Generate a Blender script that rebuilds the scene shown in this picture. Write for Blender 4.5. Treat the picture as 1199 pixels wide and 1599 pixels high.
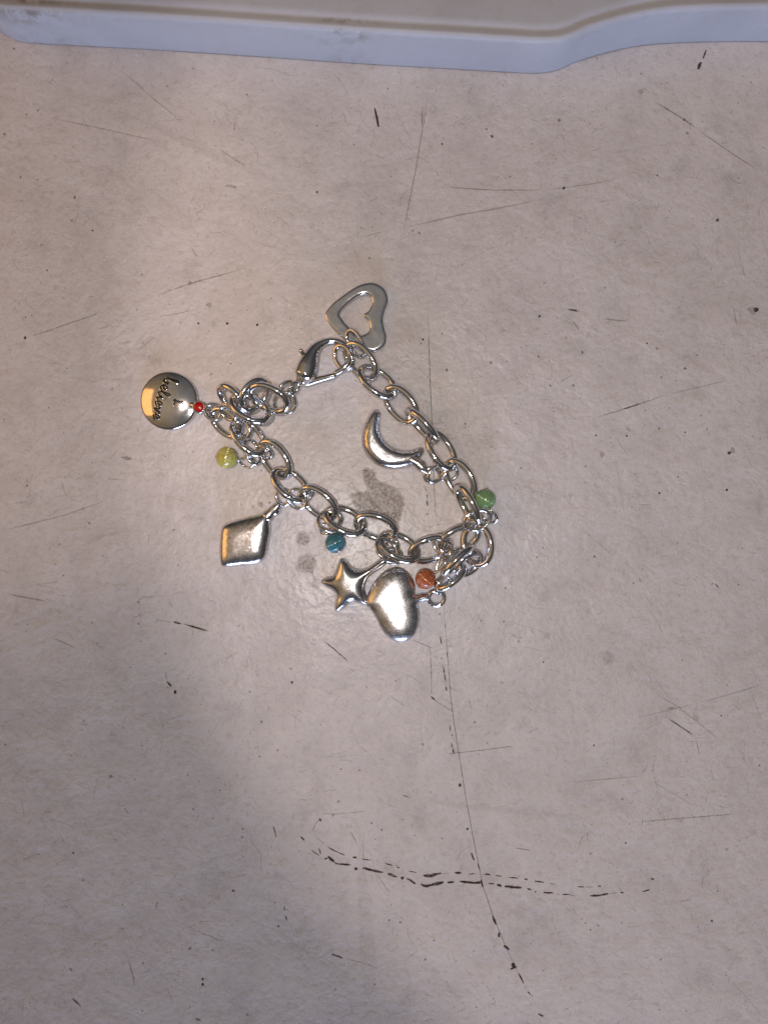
import bpy, bmesh, math, random
import numpy as np
from mathutils import Vector, Matrix, Euler
from mathutils.geometry import delaunay_2d_cdt

# ------------------------------------------------------------------ set-up
for o in list(bpy.data.objects): bpy.data.objects.remove(o, do_unlink=True)
scene = bpy.context.scene
C = scene.collection
MM = 0.001
S = 0.15 * MM                      # one photograph pixel on the table top
D = 0.187                          # lens height above the table
R = math.radians

def P(x, y, z=0.0):                # photograph pixel + height in metres -> point above the table
    k = S * (D - z) / D
    return Vector(((x - 599.5) * k, (799.5 - y) * k, z))

cam = bpy.data.cameras.new('camera'); cam_o = bpy.data.objects.new('camera', cam); C.objects.link(cam_o)
cam_o.location = (0, 0, D)
cam.sensor_fit = 'VERTICAL'; cam.sensor_height = 24; cam.sensor_width = 18
cam.angle_y = 2 * math.atan(1599 * S / 2 / D)
cam.clip_start = 0.01; cam.clip_end = 20
scene.camera = cam_o

world = bpy.data.worlds.new('World'); scene.world = world; world.use_nodes = True
wn = world.node_tree; bgn = wn.nodes['Background']
bgn.inputs['Strength'].default_value = 1.0
# a dim room: dark walls, a paler ceiling that takes warm light from the lamp on the left
wc = wn.nodes.new('ShaderNodeTexCoord'); wz = wn.nodes.new('ShaderNodeSeparateXYZ'); wn.links.new(wc.outputs['Generated'], wz.inputs[0])
wr = wn.nodes.new('ShaderNodeValToRGB'); wn.links.new(wz.outputs['Z'], wr.inputs['Fac'])
e = wr.color_ramp.elements; e[0].position = 0.30; e[0].color = (0.046, 0.044, 0.046, 1); e[1].position = 0.97; e[1].color = (0.165, 0.16, 0.16, 1)
k_ = e.new(0.74); k_.color = (0.060, 0.058, 0.060, 1)
wd = wn.nodes.new('ShaderNodeVectorMath'); wd.operation = 'DOT_PRODUCT'; wn.links.new(wc.outputs['Generated'], wd.inputs[0]); wd.inputs[1].default_value = (-0.70, 0.0, 0.714)
wr2 = wn.nodes.new('ShaderNodeValToRGB'); wn.links.new(wd.outputs['Value'], wr2.inputs['Fac'])
e = wr2.color_ramp.elements; e[0].position = 0.70; e[0].color = (0, 0, 0, 1); e[1].position = 1.0; e[1].color = (0.26, 0.165, 0.075, 1)
wa = wn.nodes.new('ShaderNodeMix'); wa.data_type = 'RGBA'; wa.blend_type = 'ADD'; wa.inputs[0].default_value = 1.0
wn.links.new(wr.outputs[0], wa.inputs[6]); wn.links.new(wr2.outputs[0], wa.inputs[7]); wn.links.new(wa.outputs[2], bgn.inputs['Color'])

def area(name, loc, target, size, power, color, shape='RECTANGLE', size_y=None):
    l = bpy.data.lights.new(name, 'AREA'); l.shape = shape; l.size = size
    if size_y: l.size_y = size_y
    l.energy = power; l.color = color
    o = bpy.data.objects.new(name, l); C.objects.link(o); o.location = loc
    o.rotation_euler = (Vector(target) - Vector(loc)).to_track_quat('-Z', 'Y').to_euler()
    return o
def spot(name, loc, target, power, color, angle, blend, soft):
    l = bpy.data.lights.new(name, 'SPOT'); l.energy = power; l.color = color
    l.spot_size = angle; l.spot_blend = blend; l.shadow_soft_size = soft
    o = bpy.data.objects.new(name, l); C.objects.link(o); o.location = loc
    o.rotation_euler = (Vector(target) - Vector(loc)).to_track_quat('-Z', 'Y').to_euler()
    return o
area('flash_lamp', (-0.007, -0.014, 0.186), (-0.004, -0.008, 0), 0.010, 0.064, (0.95, 0.975, 1.0), 'DISK')
area('warm_table_lamp', (-0.40, 0.05, 0.23), (-0.05, 0.02, 0), 0.24, 0.23, (1, 0.47, 0.13), 'RECTANGLE', 0.22)
area('window_light', (0.08, -1.0, 0.19), (0.0, 0.05, 0), 0.50, 7.8, (0.52, 0.64, 1.0), 'RECTANGLE', 0.24)
spot('shadow_edge_spot', (-0.05, -0.03, 1.10), P(1675, 520), 12.2, (1, 0.82, 0.76), R(22.8), 0.05, 0.012)  # added unseen lamp; its cone edge stands in for the lower-left cast shadow
spot('left_fill_spot', (-0.06, -0.01, 1.00), P(10, 480), 8.6, (1, 0.75, 0.63), R(10.2), 0.85, 0.012)  # added unseen lamp, fills the upper left that the wide cone leaves out

vs = scene.view_settings
vs.view_transform = 'Standard'; vs.look = 'None'; vs.exposure = 0; vs.gamma = 1; vs.use_curve_mapping = False
scene.render.engine = 'CYCLES'

# ------------------------------------------------------------------ materials
def newmat(name):
    m = bpy.data.materials.new(name); m.use_nodes = True
    return m, m.node_tree.nodes, m.node_tree.links, m.node_tree.nodes['Principled BSDF']
def noise(n, l, coord, scale, detail=4, rough=0.55, dist=0.0):
    t = n.new('ShaderNodeTexNoise'); t.inputs['Scale'].default_value = scale
    t.inputs['Detail'].default_value = detail; t.inputs['Roughness'].default_value = rough
    t.inputs['Distortion'].default_value = dist
    l.new(coord, t.inputs['Vector']); return t.outputs['Fac']
def ramp(n, l, fac, stops):
    r = n.new('ShaderNodeValToRGB'); e = r.color_ramp.elements
    while len(e) < len(stops): e.new(0.5)
    for k, (p, c) in enumerate(stops):
        e[k].position = p; e[k].color = (c, c, c, 1) if isinstance(c, (int, float)) else (*c, 1)
    l.new(fac, r.inputs['Fac']); return r.outputs['Color']
def mixc(n, l, fac, a, b, mode='MIX'):
    m = n.new('ShaderNodeMix'); m.data_type = 'RGBA'; m.blend_type = mode
    for sock, v in ((m.inputs[0], fac), (m.inputs[6], a), (m.inputs[7], b)):
        if hasattr(v, 'is_output'): l.new(v, sock)
        elif isinstance(v, (int, float)): sock.default_value = v
        else: sock.default_value = (*v, 1)
    return m.outputs[2]
def math_node(n, l, op, a, b):
    m = n.new('ShaderNodeMath'); m.operation = op
    for i, v in enumerate((a, b)):
        if hasattr(v, 'is_output'): l.new(v, m.inputs[i])
        else: m.inputs[i].default_value = v
    return m.outputs[0]
def bump(n, l, height, strength, dist, normal=None):
    b = n.new('ShaderNodeBump'); b.inputs['Strength'].default_value = strength; b.inputs['Distance'].default_value = dist
    l.new(height, b.inputs['Height'])
    if normal is not None: l.new(normal, b.inputs['Normal'])
    return b.outputs['Normal']

# worn white plastic of the table top
M_table, n, l, b = newmat('worn_white_plastic')
co = n.new('ShaderNodeTexCoord').outputs['Object']
big = noise(n, l, co, 14, 4, 0.6)
mid = noise(n, l, co, 75, 4, 0.62, 0.4)
fine = noise(n, l, co, 620, 3, 0.7)
spk = noise(n, l, co, 1500, 2, 0.6)
col = ramp(n, l, mid, [(0.30, (0.545, 0.510, 0.492)), (0.55, (0.620, 0.584, 0.566)), (0.75, (0.650, 0.618, 0.602))])
col = mixc(n, l, ramp(n, l, big, [(0.42, 0.0), (0.72, 0.26)]), col, (0.49, 0.455, 0.42))
col = mixc(n, l, ramp(n, l, fine, [(0.30, 0.36), (0.47, 0.0)]), col, (0.36, 0.33, 0.30))
col = mixc(n, l, ramp(n, l, spk, [(0.30, 0.30), (0.42, 0.0), (0.60, 0.0), (0.72, 0.16)]), col, (0.40, 0.37, 0.34))
vein = noise(n, l, co, 120, 3, 0.62, 1.2)          # rubbed-in crazing
col = mixc(n, l, math_node(n, l, 'MULTIPLY', ramp(n, l, vein, [(0.455, 0.0), (0.487, 0.36), (0.50, 0.0), (0.56, 0.0), (0.575, 0.28), (0.592, 0.0)]), ramp(n, l, big, [(0.35, 0.25), (0.6, 1.0)])), col, (0.42, 0.385, 0.36))
l.new(col, b.inputs['Base Color'])
b.inputs['Specular IOR Level'].default_value = 0.42
# a clear, glossy residue smeared under the lower left run of the bracelet
vd = n.new('ShaderNodeVectorMath'); vd.operation = 'DISTANCE'; l.new(co, vd.inputs[0]); vd.inputs[1].default_value = tuple(P(540, 880))
smear = ramp(n, l, math_node(n, l, 'ADD', vd.outputs['Value'], math_node(n, l, 'MULTIPLY', math_node(n, l, 'SUBTRACT', mid, 0.5), 0.04)), [(0.010, 1.0), (0.026, 0.0)])
l.new(math_node(n, l, 'SUBTRACT', ramp(n, l, mid, [(0.3, 0.46), (0.7, 0.32)]), math_node(n, l, 'MULTIPLY', smear, 0.10)), b.inputs['Roughness'])
pit = noise(n, l, co, 330, 2, 0.5, 0.6)
nb = bump(n, l, mid, 0.35, 0.0012)
nb = bump(n, l, pit, 0.28, 0.0005, nb)
nb = bump(n, l, vein, 0.25, 0.0004, nb)
nb = bump(n, l, fine, 0.40, 0.00025, nb)
l.new(nb, b.inputs['Normal'])

# dirt caught in scratches, stains: colour and cover come from mesh attributes
def mark_material(name, speckle):
    m, n, l, b = newmat(name)
    co = n.new('ShaderNodeTexCoord').outputs['Object']
    at = n.new('ShaderNodeAttribute'); at.attribute_name = 'cover'
    ac = n.new('ShaderNodeAttribute'); ac.attribute_name = 'tint'
    l.new(ac.outputs['Color'], b.inputs['Base Color'])
    b.inputs['Roughness'].default_value = 0.7; b.inputs['Specular IOR Level'].default_value = 0.2
    if speckle:
        k = math_node(n, l, 'MULTIPLY', ramp(n, l, noise(n, l, co, 1500, 5, 0.75), [(0.36, 0.22), (0.5, 0.60), (0.62, 1.0)]),
                      ramp(n, l, noise(n, l, co, 330, 3, 0.6), [(0.3, 0.55), (0.6, 1.0)]))
    else:
        k = ramp(n, l, noise(n, l, co, 900, 4, 0.7), [(0.28, 0.25), (0.52, 1.0)])
    f = math_node(n, l, 'MULTIPLY', at.outputs['Fac'], k)
    tr = n.new('ShaderNodeBsdfTransparent'); mx = n.new('ShaderNodeMixShader')
    l.new(f, mx.inputs[0]); l.new(tr.outputs[0], mx.inputs[1]); l.new(b.outputs[0], mx.inputs[2])
    l.new(mx.outputs[0], n['Material Output'].inputs['Surface'])
    return m
M_mark = mark_material('scratch_dirt', False)
M_stain = mark_material('dried_stain', True)

# white plastic of the tray
M_tray, n, l, b = newmat('tray_plastic')
co = n.new('ShaderNodeTexCoord').outputs['Object']
g = noise(n, l, co, 60, 5, 0.65); g2 = noise(n, l, co, 500, 3, 0.6)
col = ramp(n, l, g, [(0.3, (0.40, 0.405, 0.42)), (0.5, (0.445, 0.45, 0.47)), (0.7, (0.465, 0.47, 0.49))])
col = mixc(n, l, ramp(n, l, g2, [(0.3, 0.22), (0.45, 0.0)]), col, (0.38, 0.35, 0.31))
ga = n.new('ShaderNodeAttribute'); ga.attribute_name = 'grime'
gm = math_node(n, l, 'MULTIPLY', ga.outputs['Fac'], ramp(n, l, noise(n, l, co, 240, 4, 0.7), [(0.42, 0.0), (0.58, 0.8)]))
col = mixc(n, l, gm, col, (0.20, 0.17, 0.13))
l.new(col, b.inputs['Base Color']); b.inputs['Roughness'].default_value = 0.5
b.inputs['Specular IOR Level'].default_value = 0.35
l.new(bump(n, l, g2, 0.25, 0.0002), b.inputs['Normal'])

def metal(name, color, r0, r1, scale, bstr=0.0, grain=900, sparkle=None):
    m, n, l, b = newmat(name)
    co = n.new('ShaderNodeTexCoord').outputs['Object']
    b.inputs['Metallic'].default_value = 1.0
    f = noise(n, l, co, scale, 5, 0.65)
    l.new(ramp(n, l, f, [(0.35, r0), (0.68, r1)]), b.inputs['Roughness'])
    t = noise(n, l, co, grain, 3, 0.6)
    if sparkle:                      # fine scuffing: bright grains that scatter between smoother ones
        sp = noise(n, l, co, 4200, 3, 0.7)
        l.new(math_node(n, l, 'ADD', ramp(n, l, f, [(0.35, r0), (0.68, r1)]), ramp(n, l, sp, [(0.40, 0.0), (0.62, sparkle)])), b.inputs['Roughness'])
    bc = ramp(n, l, t, [(0.3, tuple(c * 0.82 for c in color)), (0.6, color)])
    if sparkle:                      # brownish tarnish left in patches of the plating
        tn = math_node(n, l, 'MULTIPLY', ramp(n, l, noise(n, l, co, 1100, 4, 0.72), [(0.42, 0.0), (0.60, 0.75)]), ramp(n, l, noise(n, l, co, 190, 3, 0.6), [(0.40, 0.05), (0.62, 1.0)]))
        bc = mixc(n, l, tn, bc, (0.40, 0.345, 0.30))
    l.new(bc, b.inputs['Base Color'])
    if bstr:
        hb = noise(n, l, co, grain * 2.2, 3, 0.7)
        nb = bump(n, l, hb, bstr, 0.00006)
        nb = bump(n, l, f, bstr * 0.6, 0.0002, nb)
        l.new(nb, b.inputs['Normal'])
    return m
M_wire = metal('polished_silver_wire', (0.88, 0.87, 0.85), 0.03, 0.09, 260, 0.07, 500)
M_thin = metal('silver_ring_wire', (0.88, 0.865, 0.83), 0.04, 0.10, 300, 0.06, 600)
M_disc = metal('polished_silver_disc', (0.80, 0.78, 0.745), 0.07, 0.14, 350, 0.07, 400)
M_cast = metal('scuffed_silver', (0.85, 0.84, 0.825), 0.10, 0.19, 420, 0.30, 1500, 0.10)
M_heart = metal('scuffed_bright_silver', (0.88, 0.885, 0.89), 0.17, 0.27, 420, 0.45, 1500, 0.16)
M_flat = metal('satin_silver', (0.86, 0.86, 0.865), 0.06, 0.11, 300, 0.04, 700)

def plain(name, color, rough=0.5, spec=0.5):
    m, n, l, b = newmat(name)
    co = n.new('ShaderNodeTexCoord').outputs['Object']
    l.new(ramp(n, l, noise(n, l, co, 1800, 3), [(0.3, tuple(c * 0.7 for c in color)), (0.65, color)]), b.inputs['Base Color'])
    b.inputs['Roughness'].default_value = rough; b.inputs['Specular IOR Level'].default_value = spec
    return m
M_black = plain('black_enamel', (0.006, 0.005, 0.004), 0.4, 0.3)
M_red = plain('red_enamel', (0.42, 0.004, 0.004), 0.22, 0.5)
def cats_eye(name, color, pale, axis_shift=0.0):
    m, n, l, b = newmat(name)
    co = n.new('ShaderNodeTexCoord').outputs['Object']
    mp = n.new('ShaderNodeMapping'); l.new(co, mp.inputs['Vector']); mp.inputs['Scale'].default_value = (60, 60, 900)
    fib = noise(n, l, mp.outputs[0], 1.0, 4, 0.6)
    col = ramp(n, l, fib, [(0.32, tuple(c * 0.72 for c in color)), (0.52, color), (0.72, pale)])
    l.new(mixc(n, l, 0.62, col, color), b.inputs['Base Color'])
    b.inputs['Roughness'].default_value = 0.10; b.inputs['Specular IOR Level'].default_value = 0.5
    b.inputs['Subsurface Weight'].default_value = 0.35; b.inputs['Subsurface Radius'].default_value = (0.002, 0.002, 0.001)
    b.inputs['Subsurface Scale'].default_value = 0.5
    tg = n.new('ShaderNodeTangent'); tg.direction_type = 'RADIAL'; tg.axis = 'Z'
    gl = n.new('ShaderNodeBsdfAnisotropic'); gl.inputs['Roughness'].default_value = 0.36; gl.inputs['Anisotropy'].default_value = 0.98
    gl.inputs['Color'].default_value = (*[min(1, c * 0.6 + 0.35) for c in pale], 1)
    l.new(tg.outputs[0], gl.inputs['Tangent'])
    mx = n.new('ShaderNodeMixShader'); mx.inputs[0].default_value = 0.20
    l.new(b.outputs[0], mx.inputs[1]); l.new(gl.outputs[0], mx.inputs[2])
    l.new(mx.outputs[0], n['Material Output'].inputs['Surface'])
    return m
M_yellow = cats_eye('yellow_cats_eye', (0.52, 0.48, 0.10), (0.78, 0.76, 0.48))
M_blue = cats_eye('blue_cats_eye', (0.06, 0.22, 0.27), (0.14, 0.35, 0.41))
M_green = cats_eye('green_cats_eye', (0.24, 0.42, 0.19), (0.34, 0.53, 0.29))
M_orange = cats_eye('orange_cats_eye', (0.47, 0.125, 0.04), (0.74, 0.38, 0.20))

# ------------------------------------------------------------------ mesh helpers
def mesh_obj(name, verts, faces, mat, parent=None, smooth=True):
    me = bpy.data.meshes.new(name); me.from_pydata([tuple(v) for v in verts], [], faces); me.update()
    if smooth:
        me.polygons.foreach_set('use_smooth', [True] * len(me.polygons))
    me.materials.append(mat)
    o = bpy.data.objects.new(name, me); C.objects.link(o); o.parent = parent
    return o
def catmull(pts, n, closed):
    pts = [Vector(p) for p in pts]; out = []; N = len(pts)
    for i in range(N if closed else N - 1):
        g = (lambda k: pts[k % N]) if closed else (lambda k: pts[max(0, min(N - 1, k))])
        p0, p1, p2, p3 = g(i - 1), g(i), g(i + 1), g(i + 2)
        for j in range(n):
            t = j / n
            out.append(0.5 * ((2 * p1) + (p2 - p0) * t + (2 * p0 - 5 * p1 + 4 * p2 - p3) * t * t + (3 * p1 - p0 - 3 * p2 + p3) * t ** 3))
    if not closed: out.append(pts[-1])
    return out
def tube(path, radii, seg=10, closed=False, caps=True, flat=1.0):
    """sweep a circle along a path with a rotation-minimising frame"""
    path = [Vector(p) for p in path]; N = len(path)
    if not hasattr(radii, '__len__'): radii = [radii] * N
    T = []
    for i in range(N):
        a = path[i - 1] if (closed or i > 0) else path[i]
        c = path[(i + 1) % N] if (closed or i < N - 1) else path[i]
        T.append((c - a).normalized())
    nrm = Vector((0, 0, 1)); nrm = (nrm - T[0] * nrm.dot(T[0]))
    if nrm.length < 1e-3: nrm = Vector((1, 0, 0)) - T[0] * T[0].x
    nrm.normalize(); V = []; F = []; frames = []
    for i in range(N):
        nrm = (nrm - T[i] * nrm.dot(T[i])).normalized(); frames.append(nrm.copy())
    for i in range(N):
        bi = T[i].cross(frames[i])
        for k in range(seg):
            a = 2 * math.pi * k / seg
            V.append(path[i] + (frames[i] * math.sin(a) * flat + bi * math.cos(a)) * radii[i])
    for i in range(N if closed else N - 1):
        j = (i + 1) % N
        for k in range(seg):
            F.append((i * seg + k, i * seg + (k + 1) % seg, j * seg + (k + 1) % seg, j * seg + k))
    if caps and not closed:
        for i, s in ((0, -1), (N - 1, 1)):
            base = len(V)
            for q in (0.55, 0.9):
                for k in range(seg):
                    V.append(path[i] + (V[i * seg + k] - path[i]) * math.sqrt(1 - q * q) + T[i] * s * radii[i] * q)
            V.append(path[i] + T[i] * s * radii[i])
            rings = [i * seg, base, base + seg]
            for a, c in zip(rings, rings[1:]):
                for k in range(seg):
                    f = (a + k, a + (k + 1) % seg, c + (k + 1) % seg, c + k); F.append(f if s > 0 else f[::-1])
            for k in range(seg):
                f = (base + seg + k, base + seg + (k + 1) % seg, base + 2 * seg); F.append(f if s > 0 else f[::-1])
    return V, F
def join(*parts):
    V = []; F = []
    for v, f in parts:
        o = len(V); V += list(v); F += [tuple(i + o for i in q) for q in f]
    return V, F
def ball(c, r, nu=24, nv=14, sc=(1, 1, 1)):
    V = [Vector((c[0], c[1], c[2] + r * sc[2]))]; F = []
    for i in range(1, nv):
        p = math.pi * i / nv
        for j in range(nu):
            t = 2 * math.pi * j / nu
            V.append(Vector((c[0] + r * sc[0] * math.sin(p) * math.cos(t), c[1] + r * sc[1] * math.sin(p) * math.sin(t), c[2] + r * sc[2] * math.cos(p))))
    V.append(Vector((c[0], c[1], c[2] - r * sc[2])))
    for j in range(nu): F.append((0, 1 + j, 1 + (j + 1) % nu))
    for i in range(nv - 2):
        for j in range(nu):
            a = 1 + i * nu + j; c2 = 1 + i * nu + (j + 1) % nu
            F.append((a, a + nu, c2 + nu, c2))
    e = len(V) - 1; s = 1 + (nv - 2) * nu
    for j in range(nu): F.append((s + j, e, s + (j + 1) % nu))
    return V, F
def px_path(pts, org, sc, z=0.0):          # pixels of an enlarged crop -> full-frame pixels
    return [(org[0] + x / sc, org[1] + y / sc) for x, y in pts]
def resample(poly, step):
    poly = [Vector((p[0], p[1])) for p in poly]; out = []
    N = len(poly); acc = 0.0
    L = [(poly[(i + 1) % N] - poly[i]).length for i in range(N)]
    tot = sum(L); n = max(12, int(tot / step)); st = tot / n; i = 0; pos = 0.0
    for k in range(n):
        t = k * st
        while pos + L[i] < t: pos += L[i]; i += 1
        out.append(poly[i] + (poly[(i + 1) % N] - poly[i]) * ((t - pos) / max(L[i], 1e-9)))
    return out
def inside(p, poly):
    x, y = p; c = False; N = len(poly)
    for i in range(N):
        x1, y1 = poly[i]; x2, y2 = poly[i - 1]
        if (y1 > y) != (y2 > y) and x < (x2 - x1) * (y - y1) / (y2 - y1) + x1: c = not c
    return c
def inside_np(pts, poly):
    x, y = pts[:, 0], pts[:, 1]; c = np.zeros(len(pts), bool); N = len(poly)
    for i in range(N):
        x1, y1 = poly[i]; x2, y2 = poly[i - 1]
        if y1 == y2: continue
        m = ((y1 > y) != (y2 > y)) & (x < (x2 - x1) * (y - y1) / (y2 - y1) + x1)
        c ^= m
    return c
def cushion(outline, hole, wall, rise, reach, step=1.5, spline=6, grow=0.0, shrink=0.0):
    """a cast charm: outline in pixels, flat back, short wall, smoothly swelling front.
       wall, rise in metres; reach = how far (pixels) from the edge the swelling goes on."""
    loops = [resample(catmull([(x, y, 0) for x, y in outline], spline, True), step)]
    if hole: loops.append(resample(catmull([(x, y, 0) for x, y in hole], spline, True), step))
    def push(lp, d):                 # move a loop outwards (d > 0) or inwards
        N = len(lp); sg = 1 if sum(lp[i - 1].x * lp[i].y - lp[i].x * lp[i - 1].y for i in range(N)) > 0 else -1
        return [lp[i] + Vector(((lp[(i + 1) % N] - lp[i - 1]).normalized().y, -(lp[(i + 1) % N] - lp[i - 1]).normalized().x)) * d * sg for i in range(N)]
    if grow: loops[0] = resample(push(loops[0], grow), step)
    if shrink and hole: loops[1] = resample(push(loops[1], -shrink), step)
    dense = np.array([tuple(p) for lp in loops for p in resample(lp, 0.5)])
    wts = np.concatenate([np.full(len(resample(lp, 0.5)), sum((lp[i] - lp[i - 1]).length for i in range(len(lp))) / len(resample(lp, 0.5))) for lp in loops])
    def dist(p):
        d2 = ((p[:, None, :] - dense[None]) ** 2).sum(2) + 1e-6
        I = (wts / d2 ** 3).sum(1); soft = (I / (3 * math.pi / 8)) ** (-1 / 5)
        return np.minimum(soft, np.sqrt(d2.min(1)) * 1.25)
    pts = []; edges = []; nb = 0; ring_ids = []
    polys = [[tuple(p) for p in lp] for lp in loops]
    for li, lp in enumerate(loops):
        ids = list(range(nb, nb + len(lp))); ring_ids.append(ids)
        pts += [Vector(p) for p in lp]; edges += [(ids[i - 1], ids[i]) for i in range(len(ids))]; nb += len(lp)
    extra = []
    for li, lp in enumerate(loops):
        N = len(lp)
        area2 = sum(lp[i - 1].x * lp[i].y - lp[i].x * lp[i - 1].y for i in range(N))
        sgn = (1 if area2 > 0 else -1) * (1 if li == 0 else -1)
        for off in (0.18, 0.55, 1.15):
            for i in range(N):
                t = (lp[(i + 1) % N] - lp[i - 1]).normalized()
                extra.append((lp[i].x - t.y * sgn * off, lp[i].y + t.x * sgn * off, off))
    A = np.array([p[0] for p in polys[0]]), np.array([p[1] for p in polys[0]])
    gx = np.arange(A[0].min(), A[0].max(), step); gy = np.arange(A[1].min(), A[1].max(), step * 0.9)
    G = np.array([(x + (0.5 * step if j % 2 else 0), y) for j, y in enumerate(gy) for x in gx])
    E = np.array([(e[0], e[1]) for e in extra]); Eo = np.array([e[2] for e in extra])
    def ok(Q):
        m = inside_np(Q, polys[0])
        if len(polys) > 1: m &= ~inside_np(Q, polys[1])
        return m
    def truemin(Q): return np.sqrt(((Q[:, None, :] - dense[None]) ** 2).sum(2).min(1))
    tm = truemin(E); keep = ok(E) & (tm > Eo * 0.8); E = E[keep]
    G = G[ok(G)]; G = G[truemin(G) > 1.9]
    inter = np.concatenate([E, G]); dd = dist(inter)
    cdt = delaunay_2d_cdt(pts + [Vector(p) for p in inter], edges, [], 0, 1e-5)
    V2, F2, orig = cdt[0], cdt[2], cdt[3]
    hs = []
    for k, o in enumerate(orig):
        i = o[0] if o else 0
        if i < nb: hs.append(0.0)
        else:
            x = min(dd[i - nb] / reach, 1.0); hs.append(math.sqrt(max(0, 1 - (1 - x) ** 2)))
    cen = np.array([np.mean([tuple(V2[i]) for i in f], axis=0) for f in F2])
    good = ok(cen)
    V = [Vector((v.x, v.y, wall + rise * h)) for v, h in zip(V2, hs)]
    F = [tuple(f) for f, g_ in zip(F2, good) if g_]
    look = {}
    for k, o in enumerate(orig):
        for i in o:
            if i < nb: look[i] = k
    for li, ids in enumerate(ring_ids):
        N = len(ids); lp = loops[li]
        area2 = sum(lp[i - 1].x * lp[i].y - lp[i].x * lp[i - 1].y for i in range(N))
        sgn = (1 if area2 > 0 else -1) * (1 if li == 0 else -1)
        prev = [look[i] for i in ids]
        for q, off in ((0.55, -0.25), (0.2, -0.1), (0.0, 0.6)):
            cur = []
            for i in range(N):
                t = (lp[(i + 1) % N] - lp[i - 1]).normalized()
                V.append(Vector((lp[i].x - t.y * sgn * off, lp[i].y + t.x * sgn * off, wall * q))); cur.append(len(V) - 1)
            for i in range(N): F.append((prev[i - 1], prev[i], cur[i], cur[i - 1]))
            prev = cur
        if len(ring_ids) == 1: F.append(tuple(prev))
    return V, F
def place(VF, z0=0.0, tilt=None, centre=None):
    """pixel-space mesh -> metres on the table (heights are metres already)"""
    V, F = VF; out = []
    for v in V: 
        p = P(v.x, v.y, z0 + 0.0); out.append(Vector((p.x, p.y, z0 + v.z)))
    if tilt:
        c = P(*centre, z0); M = Matrix.Translation(c) @ Euler((R(tilt[0]), R(tilt[1]), 0)).to_matrix().to_4x4() @ Matrix.Translation(-c)
        out = [M @ v for v in out]
    return out, F
def fix_normals(o):
    bm = bmesh.new(); bm.from_mesh(o.data); bmesh.ops.recalc_face_normals(bm, faces=bm.faces); bm.to_mesh(o.data); bm.free()
    o.data.polygons.foreach_set('use_smooth', [True] * len(o.data.polygons))
    return o
def add_uv_rest(o, zmin=0.0):
    """lift an object so that its lowest vertex sits on the table"""
    lo = min(v.co.z for v in o.data.vertices)
    if lo < zmin:
        for v in o.data.vertices: v.co.z += zmin - lo
    return o

# ------------------------------------------------------------------ the table top
hw, hh, th = 0.30, 0.36, 0.008
V, F = [], []
nx, ny = 12, 14
for j in range(ny + 1):
    for i in range(nx + 1): V.append((-hw + 2 * hw * i / nx, -hh + 2 * hh * j / ny, 0))
for j in range(ny):
    for i in range(nx):
        a = j * (nx + 1) + i; F.append((a, a + 1, a + nx + 2, a + nx + 1))
b0 = len(V); V += [(-hw, -hh, -th), (hw, -hh, -th), (hw, hh, -th), (-hw, hh, -th)]
F.append((b0 + 3, b0 + 2, b0 + 1, b0))
bl, br, tr_, tl = 0, nx, (ny + 1) * (nx + 1) - 1, ny * (nx + 1)
F += [tuple([b0, b0 + 1] + list(range(br, bl - 1, -1))), tuple([b0 + 2, b0 + 3] + list(range(tl, tr_ + 1))),
      tuple([b0 + 1, b0 + 2] + [k * (nx + 1) + nx for k in range(ny, -1, -1)]), tuple([b0 + 3, b0] + [k * (nx + 1) for k in range(ny + 1)])]
table = mesh_obj('tabletop', V, F, M_table, smooth=False)
table['kind'] = 'structure'; table['label'] = 'scratched off-white plastic table top'

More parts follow.
